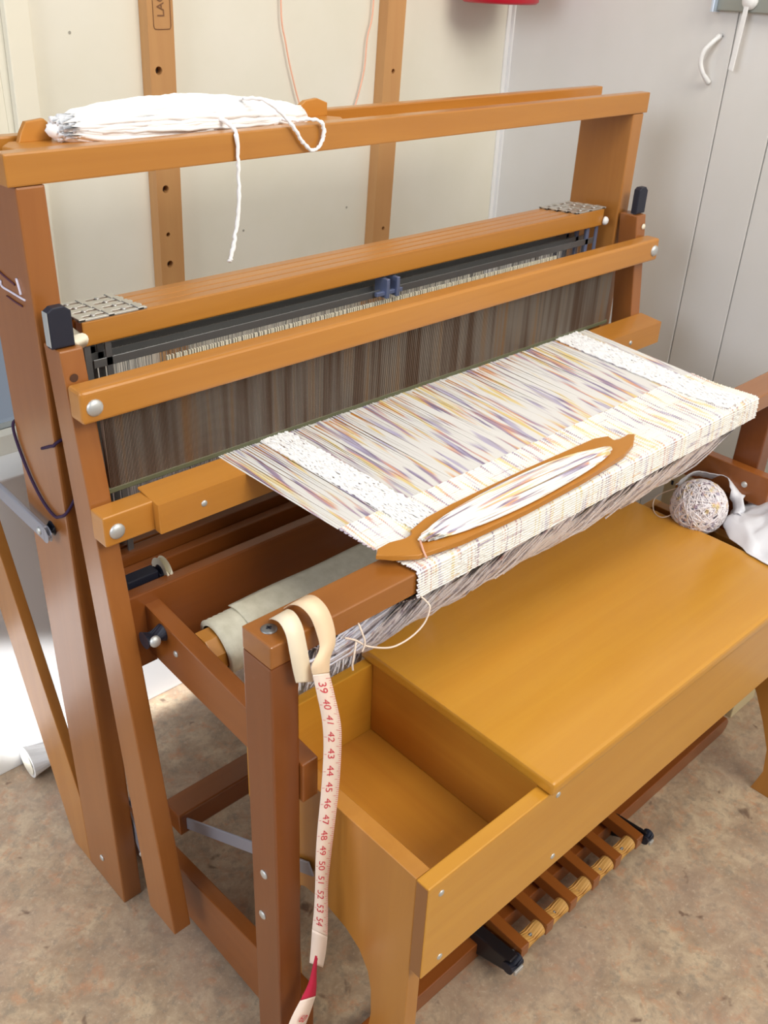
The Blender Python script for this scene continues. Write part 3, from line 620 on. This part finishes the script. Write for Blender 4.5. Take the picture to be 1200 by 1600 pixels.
for i in range(150):
    u = U(-1, 1); lay = U(0, 1); hh = (1 - u * u) ** 0.5; ya = -0.3430 + u * 0.0245; zt = zc + 0.001 + hh * 0.013 * lay
    x0 = 0.2480 + 0.018 * abs(u) ** 1.5 + U(0, .006); x1 = 0.6120 - 0.014 * abs(u) ** 1.5 - U(0, .006); cr = U(-0.011, 0.011); pts = []
    for k in range(17):
        t = k / 16; env = math.sin(math.pi * min(max(t, 0.02), 0.98)) ** 0.45
        pts.append((x0 + (x1 - x0) * t, -0.3430 + (ya + 0.3430) * env + cr * (t - 0.5) * env, zc + (zt - zc) * env + 0.0012))
    tube(b, pts, 0.0016, 5)
obj('wound_yarn', b, BUNDLE, sh, kind='stuff', label='white yarn with yellow, purple and orange streaks', smooth=True)
b = bm_(); tube(b, smooth_path([(0.248, -0.344, zc + .004), (0.243, -0.352, zc + .003), (0.2380, -0.360, zc + .0015), (0.2350, -0.368, zc - .002)], 4), 0.0012, 6); obj('yarn_tail', b, mat('pink_yarn', (0.75, 0.42, 0.32), 0.85), sh, smooth=True)

# ------------------------------------------------------------------ white yarn on the loom's top tray
TZ = ZT + 0.008
ws = thing('white_yarn_shuttle', (0.24, 0.054, TZ), 'wooden shuttle thickly wound with white yarn in the tray on top of the loom', 'shuttle')
b = bm_()
prism(b, [(0.022, 0.030), (0.035, 0.0235), (0.43, 0.0235), (0.458, 0.032), (0.470, 0.052), (0.458, 0.072), (0.43, 0.082), (0.035, 0.082), (0.018, 0.060)], 'z', TZ + 0.0145, TZ + 0.0205, 0.002)
o = obj('shuttle_body', b, SW, ws)
# upright curved tips of the body
for xa, xb in ((0.041, 0.078), (0.405, 0.462)):
    b = bm_(); xm = (xa + xb) / 2
    prism(b, [(xa, TZ + 0.020), (xb, TZ + 0.020), (xb, TZ + 0.036), (xm + .012, TZ + 0.042), (xm - 0.008, TZ + 0.040), (xa + 0.004, TZ + 0.030)], 'y', 0.070, 0.078, 0.0015); obj('shuttle_tip', b, SW, ws)
b = bm_(); bmesh.ops.create_uvsphere(b, u_segments=24, v_segments=14, radius=1.0, matrix=Matrix.Translation((0.239, 0.0535, TZ + 0.0295)) @ Matrix.Rotation(0.02, 4, 'Y') @ Matrix.Diagonal((0.176, 0.028, 0.0265, 1)))
obj('yarn_core', b, WHITE2, ws, smooth=True)
b = bm_()
for i in range(260):
    a = U(0, 2 * math.pi); q = 0.72 + 0.28 * R(); yo = 0.030 * q * math.cos(a); zo = 0.0275 * q * math.sin(a)
    x0 = 0.060 + 0.02 * q ** 2 + U(0, .01); x1 = 0.418 - 0.02 * q ** 2 - U(0, .012); pts = []; rr = []
    for k in range(20):
        t = k / 19; env = math.sin(math.pi * (0.06 + 0.88 * t)) ** 0.55
        pts.append((x0 + (x1 - x0) * t, 0.0535 + yo * env + U(-.001, .001), TZ + 0.034 + (zo * env) - 0.009 * t + U(-.0012, .0012))); rr.append(U(0.0020, 0.0040))
    tube(b, pts, rr, 5)
obj('wound_yarn', b, WHITE2, ws, kind='stuff', label='bright white fluffy yarn', smooth=True)
def fuzzy(b, pts, r):
    P = smooth_path(pts, 7); tube(b, [p + Vector((U(-.0007, .0007), U(-.0007, .0007), U(-.0007, .0007))) for p in P], [r * U(0.75, 1.2) for _ in P], 6)
b = bm_(); fuzzy(b, [(0.262, 0.030, 1.124), (0.2625, 0.008, 1.1195), (0.263, -0.004, 1.112), (0.2635, -0.0060, 1.09), (0.2640, -0.0055, 1.065), (0.2615, -0.005, 1.026), (0.2560, -0.005, 1.000), (0.2505, -0.005, 0.979), (0.2455, -0.005, 0.968)], 0.0026); obj('yarn_tail', b, WHITE, ws, smooth=True)
b = bm_(); fuzzy(b, [(0.300, 0.035, 1.141), (0.312, 0.010, 1.143), (0.329, -0.003, 1.129), (0.3477, -0.007, 1.1084), (0.3590, -0.007, 1.094), (0.3720, -0.007, 1.0845), (0.3835, -0.007, 1.0880), (0.3905, -0.007, 1.1000), (0.3875, -0.007, 1.1150), (0.375, 0.002, 1.1185), (0.362, 0.012, 1.1165), (0.352, 0.025, 1.117)], 0.0024); obj('yarn_tail', b, WHITE, ws, smooth=True)

# ------------------------------------------------------------------ purple cord round the left post
b = bm_()
tube(b, smooth_path([(-0.0025, 0.030, 0.783), (-0.0025, 0.018, 0.789), (-0.0025, 0.006, 0.7950), (-0.0020, -0.002, 0.7985), (0.0010, -0.0025, 0.8010), (0.010, -0.0026, 0.8035), (0.0170, -0.0026, 0.805), (0.030, -0.0024, 0.806),
    (0.0332, 0.0, 0.805), (0.0335, 0.05, 0.803), (0.0335, 0.1062, 0.80), (0.02, PD + 0.0022, 0.795), (0.005, PD + 0.0022, 0.79), (-0.0022, 0.1062, 0.784), (-0.0026, 0.1000, 0.760), (-0.0026, 0.0780, 0.725), (-0.0026, 0.0520, 0.702),
    (-0.0028, 0.0250, 0.6940), (-0.0028, 0.0080, 0.7010), (-0.001, -0.0024, 0.7080), (0.0080, -0.0030, 0.7170), (0.0160, -0.0034, 0.7300), (0.020, -0.0034, 0.742)], 6), 0.0019, 7)
obj('purple_cord', b, PURPLE, label='dark purple cord looped round the left upright of the loom', cat='cord', smooth=True)

# ------------------------------------------------------------------ bench
E0 = (0.0945, -0.5323, 0)
bench = thing('weaving_bench', E0, 'golden wooden weaving bench with a lidded storage box in front of the loom', 'bench')
bench.rotation_euler = (0, 0, math.radians(-0.498))
def bp(name, bm, m_, label=None, parent=None):
    o = obj(name, bm, m_, parent or bench, label=label, world=False); return o
L_, EZ, EH, ET, EP, EBD = 0.905, 0.4639, 0.1501, 0.0187, 0.0205, 0.3055
b = bm_(); bx(b, 0, L_, 0, ET, EZ - EH, EZ, 0.0018); fb = bp('front_board', b, BX)
b = bm_(); bx(b, 0, L_, EBD, EBD + 0.016, EZ - 0.125, EZ, 0.0018); bp('back_board', b, BX)
def side(x0, sh_):
    y0, y1 = ET + 0.0003, EBD - 0.0003; zb = 0.285
    arch = [(0.0755 + sh_, 0.0), (0.0755 + sh_, 0.10), (0.0735 + sh_, 0.17), (0.076 + sh_, 0.205), (0.083 + sh_, 0.235), (0.100 + sh_, 0.260), (0.125 + sh_, 0.274), (0.165, 0.281), (0.205, 0.274), (0.226, 0.26), (0.238, 0.235), (0.244, 0.205), (0.246, 0.17), (0.242, 0.1), (0.236, 0.0)]
    arch[0] = (0.092 + sh_, 0.0); arch[1] = (0.083 + sh_, 0.085); arch[2] = (0.0755 + sh_, 0.16)
    if x0 > .5: arch = [(0.002, 0.0), (-0.012, 0.05), (-0.006, 0.10), (0.016, 0.15), (0.041, 0.20), (0.070, 0.245), (0.120, 0.272)] + arch[7:]
    out = ([(y0, 0.0)] if x0 < .5 else [(y0, 0.295), (-0.020, 0.22), (-0.052, 0.12), (-0.068, 0.05), (-0.072, 0.0)]) + arch + [(y1, 0.0), (y1, EZ - 0.0005), (y0, EZ - 0.0005)]
    b = bm_(); prism(b, out, 'x', x0, x0 + EP, 0.0015); return bp('side_panel', b, BZ)
side(0.0005, 0.0); side(L_ - EP - 0.0005, -0.066)
b = bm_(); bx(b, EP + 0.0005, L_ - EP - 0.001, ET + 0.0004, EBD - 0.0004, EZ - EH + 0.022, EZ - EH + 0.032, 0.0006); bp('box_floor', b, BY)
for dx in (0.1993, 0.825):
    b = bm_(); bx(b, dx, dx + 0.014, ET + 0.0004, EBD - 0.0004, EZ - EH + 0.0324, EZ - 0.001, 0.001); bp('divider', b, BY)
b = bm_(); bx(b, -0.0006, 0.0, 0.0014, ET - 0.0014, EZ - EH + 0.002, EZ - 0.002, 0); bp('end_grain', b, wood('end_grain', (0.30, 0.12, 0.03), (0.22, 0.08, 0.02), 'z'), parent=fb)
for lx, lz in ((0.0201, 0.4431), (0.0287, 0.3278), (0.2300, 0.3336), (0.2165, 0.4509), (0.885, 0.443), (0.885, 0.33)):
    b = bm_(); dome(b, (lx, 0.0002, lz), (0, -1, 0), 0.0042, 0.0018, 12); o = bp('screw', b, STEEL, parent=fb); 
    for p in o.data.polygons: p.use_smooth = True
b = bm_(); bx(b, 0.1954, 0.8363, -0.006, 0.327, EZ + 0.0006, EZ + 0.0205, 0.0065, 4)
lid = bp('lid', b, BX, 'thick golden lid with rounded edges')
for p in lid.data.polygons: p.use_smooth = True
try: lid.data.set_sharp_from_angle(angle=math.radians(30))
except Exception: pass

# ------------------------------------------------------------------ measuring tape over the breast beam
tape = thing('measuring_tape', (0.06, -0.39, 0.70), 'red and white measuring tape looped over the left end of the front beam', 'tape')
def strip_mesh(b, left, right, th=0.00035, sub=6, smoothp=True):
    Lp = smooth_path(left, sub) if smoothp else [Vector(p) for p in left]; Rp = smooth_path(right, sub) if smoothp else [Vector(p) for p in right]; pv = None
    for i, (p, q) in enumerate(zip(Lp, Rp)):
        a_, c_ = (Lp[max(i - 1, 0)] + Rp[max(i - 1, 0)]) / 2, (Lp[min(i + 1, len(Lp) - 1)] + Rp[min(i + 1, len(Lp) - 1)]) / 2
        nn = (q - p).cross(c_ - a_); nn = nn.normalized() * th if nn.length > 1e-12 else Vector((0, -th, 0))
        row = [b.verts.new(p + nn), b.verts.new(q + nn), b.verts.new(q - nn), b.verts.new(p - nn)]
        if pv:
            for k in range(4): b.faces.new([pv[k], pv[(k + 1) % 4], row[(k + 1) % 4], row[k]])
        else: b.faces.new(row[::-1])
        pv = row
    b.faces.new(pv); return Lp, Rp
b = bm_()  # nearer plain strand
strip_mesh(b, [(0.0480, -0.333, 0.7195), (0.0420, -0.345, 0.7300), (0.0400, -0.360, 0.7350), (0.0385, -0.372, 0.7280), (0.0380, -0.378, 0.7100), (0.0400, -0.380, 0.6900), (0.0430, -0.381, 0.6720)],
           [(0.0660, -0.333, 0.7195), (0.0620, -0.345, 0.7320), (0.0595, -0.360, 0.7370), (0.0585, -0.372, 0.7290), (0.0590, -0.378, 0.7080), (0.0615, -0.380, 0.6850), (0.0660, -0.380, 0.6600)])
obj('plain_strand', b, TAPEW, tape, label='plain cream back of the tape', smooth=True)
b = bm_()  # the farther strand, turning into the printed face
strip_mesh(b, [(0.0700, -0.328, 0.7195), (0.0680, -0.342, 0.7330), (0.0680, -0.357, 0.7390), (0.0700, -0.370, 0.7330), (0.0720, -0.378, 0.7160), (0.0710, -0.383, 0.7010), (0.0590, -0.386, 0.6880), (0.0585, -0.388, 0.6780)],
           [(0.0880, -0.328, 0.7195), (0.0880, -0.342, 0.7350), (0.0890, -0.357, 0.7410), (0.0920, -0.370, 0.7330), (0.0940, -0.378, 0.7150), (0.0910, -0.384, 0.6990), (0.0810, -0.388, 0.6870), (0.0790, -0.389, 0.6700)])
obj('upper_strand', b, mat('tape_peach', (0.88, 0.66, 0.44), 0.5), tape, label='peach tinted loop of the tape', smooth=True)
TL = [(0.0585, -0.388, 0.6780), (0.0610, -0.392, 0.6530), (0.0660, -0.394, 0.6180), (0.0675, -0.395, 0.5850), (0.0665, -0.395, 0.5480), (0.0640, -0.395, 0.5100), (0.0600, -0.395, 0.4650), (0.0575, -0.395, 0.4200), (0.0570, -0.395, 0.3750), (0.0560, -0.394, 0.3300), (0.0540, -0.393, 0.2950)]
TR = [(0.0790, -0.389, 0.6700), (0.0830, -0.393, 0.6420), (0.0905, -0.395, 0.6000), (0.0920, -0.395, 0.5680), (0.0905, -0.396, 0.5340), (0.0880, -0.396, 0.4950), (0.0835, -0.396, 0.4500), (0.0790, -0.396, 0.4050), (0.0735, -0.398, 0.3600), (0.0715, -0.401, 0.3150), (0.0705, -0.402, 0.2750)]
b = bm_(); Lp, Rp = strip_mesh(b, TL, TR, 0.0003, 8)
obj('printed_strand', b, TAPEF, tape, label='printed face with red numbers', smooth=True)
# twisted lower end: plain then red
b = bm_(); strip_mesh(b, [(0.0540, -0.393, 0.2950), (0.0520, -0.393, 0.2600), (0.0500, -0.393, 0.2350)], [(0.0705, -0.402, 0.2750), (0.0690, -0.401, 0.2450), (0.0655, -0.400, 0.2180)], 0.0003, 4); obj('lower_strand', b, TAPEF, tape, smooth=True)
b = bm_(); strip_mesh(b, [(0.0570, -0.3955, 0.2480), (0.0520, -0.395, 0.2200), (0.0460, -0.395, 0.1980), (0.0330, -0.396, 0.1800)], [(0.0600, -0.397, 0.2430), (0.0580, -0.397, 0.2150), (0.0570, -0.398, 0.1900), (0.0540, -0.400, 0.1720)], 0.0003, 4); obj('red_twist', b, TAPER, tape, label='red reverse of the tape', smooth=True)
b = bm_(); strip_mesh(b, [(0.0330, -0.396, 0.1800), (0.0180, -0.398, 0.1650), (0.0060, -0.400, 0.1450), (0.0, -0.402, 0.12)], [(0.0540, -0.400, 0.1720), (0.0450, -0.402, 0.1550), (0.0330, -0.403, 0.1300), (0.022, -0.404, 0.105)], 0.0003, 4); obj('tape_end', b, TAPEF, tape, smooth=True)
# numbers and graduation ticks printed on the face
NP = len(Lp); cum = [0]
mid = [(p + q) / 2 for p, q in zip(Lp, Rp)]
for i in range(1, NP): cum.append(cum[-1] + (mid[i] - mid[i - 1]).length)
def tp(d, u, off=-0.0006):
    i = 0
    while i < NP - 2 and cum[i + 1] < d: i += 1
    t = (d - cum[i]) / max(cum[i + 1] - cum[i], 1e-9); l_ = Lp[i].lerp(Lp[i + 1], t); r_ = Rp[i].lerp(Rp[i + 1], t)
    dn = (mid[i + 1] - mid[i]).normalized(); ac = (r_ - l_); nn = ac.cross(dn).normalized()
    if nn.y > 0: nn = -nn
    return l_.lerp(r_, u) + nn * abs(off), dn, ac.normalized(), nn
b = bm_(); inch = 0.0236; tot = cum[-1]; d = 0.006; k = 0
while d < tot - 0.002:
    ln = 0.30 if k % 8 == 0 else (0.22 if k % 4 == 0 else 0.14)
    p, dn, ac, nn = tp(d, 1 - ln); q, _, _, _ = tp(d, 0.995); hw = dn * 0.00028
    vs = [b.verts.new(x) for x in (p - hw, q - hw, q + hw, p + hw)]; b.faces.new(vs)
    if k % 8 == 4:
        p, dn, ac, nn = tp(d, 0.02); q, _, _, _ = tp(d, 0.16); vs = [b.verts.new(x) for x in (p - hw, q - hw, q + hw, p + hw)]; b.faces.new(vs)
    d += inch / 8; k += 1
obj('graduation_marks', b, INK, tape, kind='stuff')
d = 0.017; num = 39
while d < tot - 0.010:
    p, dn, ac, nn = tp(d, 0.40)
    mx = Matrix((dn, ac, nn)).transposed().to_4x4(); mx.translation = p
    if mx.determinant() < 0: mx = Matrix((dn, ac, -nn)).transposed().to_4x4(); mx.translation = p
    text_obj(str(num), 0.0155, INK, tape, mx, 'number'); d += inch; num += 1
p, q = Vector((0.044, -0.4025, 0.1600)), Vector((0.020, -0.4025, 0.150))
text_obj('60', 0.015, INK, tape, Matrix.Translation((0.031, -0.4035, 0.153)) @ Matrix.Rotation(math.pi / 2, 4, 'X') @ Matrix.Rotation(-0.9, 4, 'Z'), 'number')

# ------------------------------------------------------------------ yarn ball, plastic bag, box at the right
BC = Vector((0.960, -0.324, 0.5080)); BR = 0.044
ball = thing('yarn_ball', (BC.x, BC.y, BC.z - BR), 'ball of multicoloured yarn at the right end of the bench', 'yarn')
b = bm_(); bmesh.ops.create_icosphere(b, subdivisions=3, radius=BR * 0.93, matrix=Matrix.Translation(BC)); obj('ball_core', b, BALLM, ball, smooth=True)
b = bm_()
for i in range(120):
    ax = Vector((U(-1, 1), U(-1, 1), U(-1, 1))).normalized(); s_, t_2 = frame_of(ax); off = U(-0.55, 0.55); rr = math.sqrt(1 - off * off) * BR; n0 = 22
    sw = U(1.0, 1.07); pts = [BC + ax * off * BR * sw + (s_ * math.cos(2 * math.pi * k / n0) + t_2 * math.sin(2 * math.pi * k / n0)) * rr * sw for k in range(n0 + 1)]
    tube(b, pts, 0.0011, 4, False)
obj('yarn_strands', b, BALLM, ball, kind='stuff', smooth=True)
b = bm_(); tube(b, smooth_path([tuple(BC + Vector((-.036, .010, .020))), (0.930, -0.300, 0.498), (0.915, -0.285, 0.4862), (0.925, -0.262, 0.4862), (0.950, -0.250, 0.500), tuple(BC + Vector((-.005, .030, .030)))], 6), 0.001, 5); obj('loose_end', b, mat('pale_pink_yarn', (0.80, 0.66, 0.55), 0.85), ball, smooth=True)

from mathutils import noise as mn
bag = thing('plastic_bag', (1.0, -0.44, 0.4645), 'crumpled white plastic carrier bag on the right end of the bench', 'bag')
b = bm_(); NU, NV = 56, 30; rows = []
def bagp(u, v):
    a = 2 * math.pi * u; t = v
    rad = math.sin(math.pi * min(t * 0.5 + 0.0, 0.5)) if t < 1 else 1
    ex, ey = 0.110, 0.115
    x = 1.028 + ex * rad * math.cos(a); y = -0.470 + ey * rad * math.sin(a); h = 0.055 * (1 - rad ** 2.2)
    return x, y, 0.4860 + h
for j in range(NV + 1):
    row = []
    for i in range(NU):
        x, y, z = bagp(i / NU, j / NV); p = Vector((x, y, z)); f = mn.turbulence(Vector((x * 16, y * 16, z * 10)), 4, False); g = mn.noise(Vector((x * 45, y * 45, 3.0)))
        z += 0.020 * f * (1 - (j / NV) ** 3) + 0.004 * g * (1 - (j / NV) ** 4)
        x += 0.010 * mn.noise(Vector((x * 30, y * 30, 1.0))); y += 0.010 * mn.noise(Vector((x * 30, y * 30, 7.0)))
        if x < 0.935: z = max(z, 0.4868)
        row.append(b.verts.new((x, y, z)))
    rows.append(row)
for j in range(NV):
    for i in range(NU): 
        try: b.faces.new([rows[j][i], rows[j][(i + 1) % NU], rows[j + 1][(i + 1) % NU], rows[j + 1][i]])
        except ValueError: pass
bmesh.ops.remove_doubles(b, verts=b.verts, dist=0.0003)
o = obj('bag_body', b, BAG, bag, smooth=True); sm = o.modifiers.new('t', 'SOLIDIFY'); sm.thickness = 0.0008; sm.offset = 1
# handle loop standing up beside the ball
hp = smooth_path([(0.978, -0.268, 0.520), (0.990, -0.276, 0.536), (1.006, -0.284, 0.5425), (1.022, -0.304, 0.5405), (1.034, -0.330, 0.5395), (1.022, -0.356, 0.528), (0.998, -0.380, 0.505), (0.992, -0.400, 0.492)], 6)
b = bm_(); pv = None
for i, p in enumerate(hp):
    t = i / (len(hp) - 1); wv = 0.006 + 0.008 * t + 0.0015 * math.sin(i * 2.1); dd = (hp[min(i + 1, len(hp) - 1)] - hp[max(i - 1, 0)]).normalized()
    side_ = dd.cross(Vector((0.5, 0.6, 0.6))).normalized()
    row = [b.verts.new(p + side_ * wv * k_ + Vector((0, 0, 0.0025 * math.cos(k_ * 3)))) for k_ in (-1, -0.4, 0.3, 1)]
    if pv:
        for k in range(3): b.faces.new([pv[k], pv[k + 1], row[k + 1], row[k]])
    pv = row
o = obj('handle', b, BAG, bag, smooth=True); sm = o.modifiers.new('t', 'SOLIDIFY'); sm.thickness = 0.0009
# box behind
cb = thing('cream_box', (1.17, -0.22, 0), 'cream cardboard box with black dashes beside the right wall', 'box')
b = bm_(); bx(b, 1.120, 1.215, -0.42, -0.172, 0.0, 0.484, 0.002); o = obj('carton', b, CARD, cb)
for z in (0.474, 0.458, 0.442):
    b = bm_(); bx(b, 1.1190, 1.1202, -0.191, -0.186, z - 0.0045, z + 0.0045, 0); obj('black_dash', b, BLACK, cb)
for ya, za, zb_ in ((-0.197, .432, .447), (-0.30, .456, .470)):
    b = bm_(); bx(b, 1.1180, 1.1203, -0.42, ya, za, zb_, 0.0005, 1); obj('orange_stripe', b, mat('orange_brown', (0.42, 0.15, 0.02), 0.5), cb)
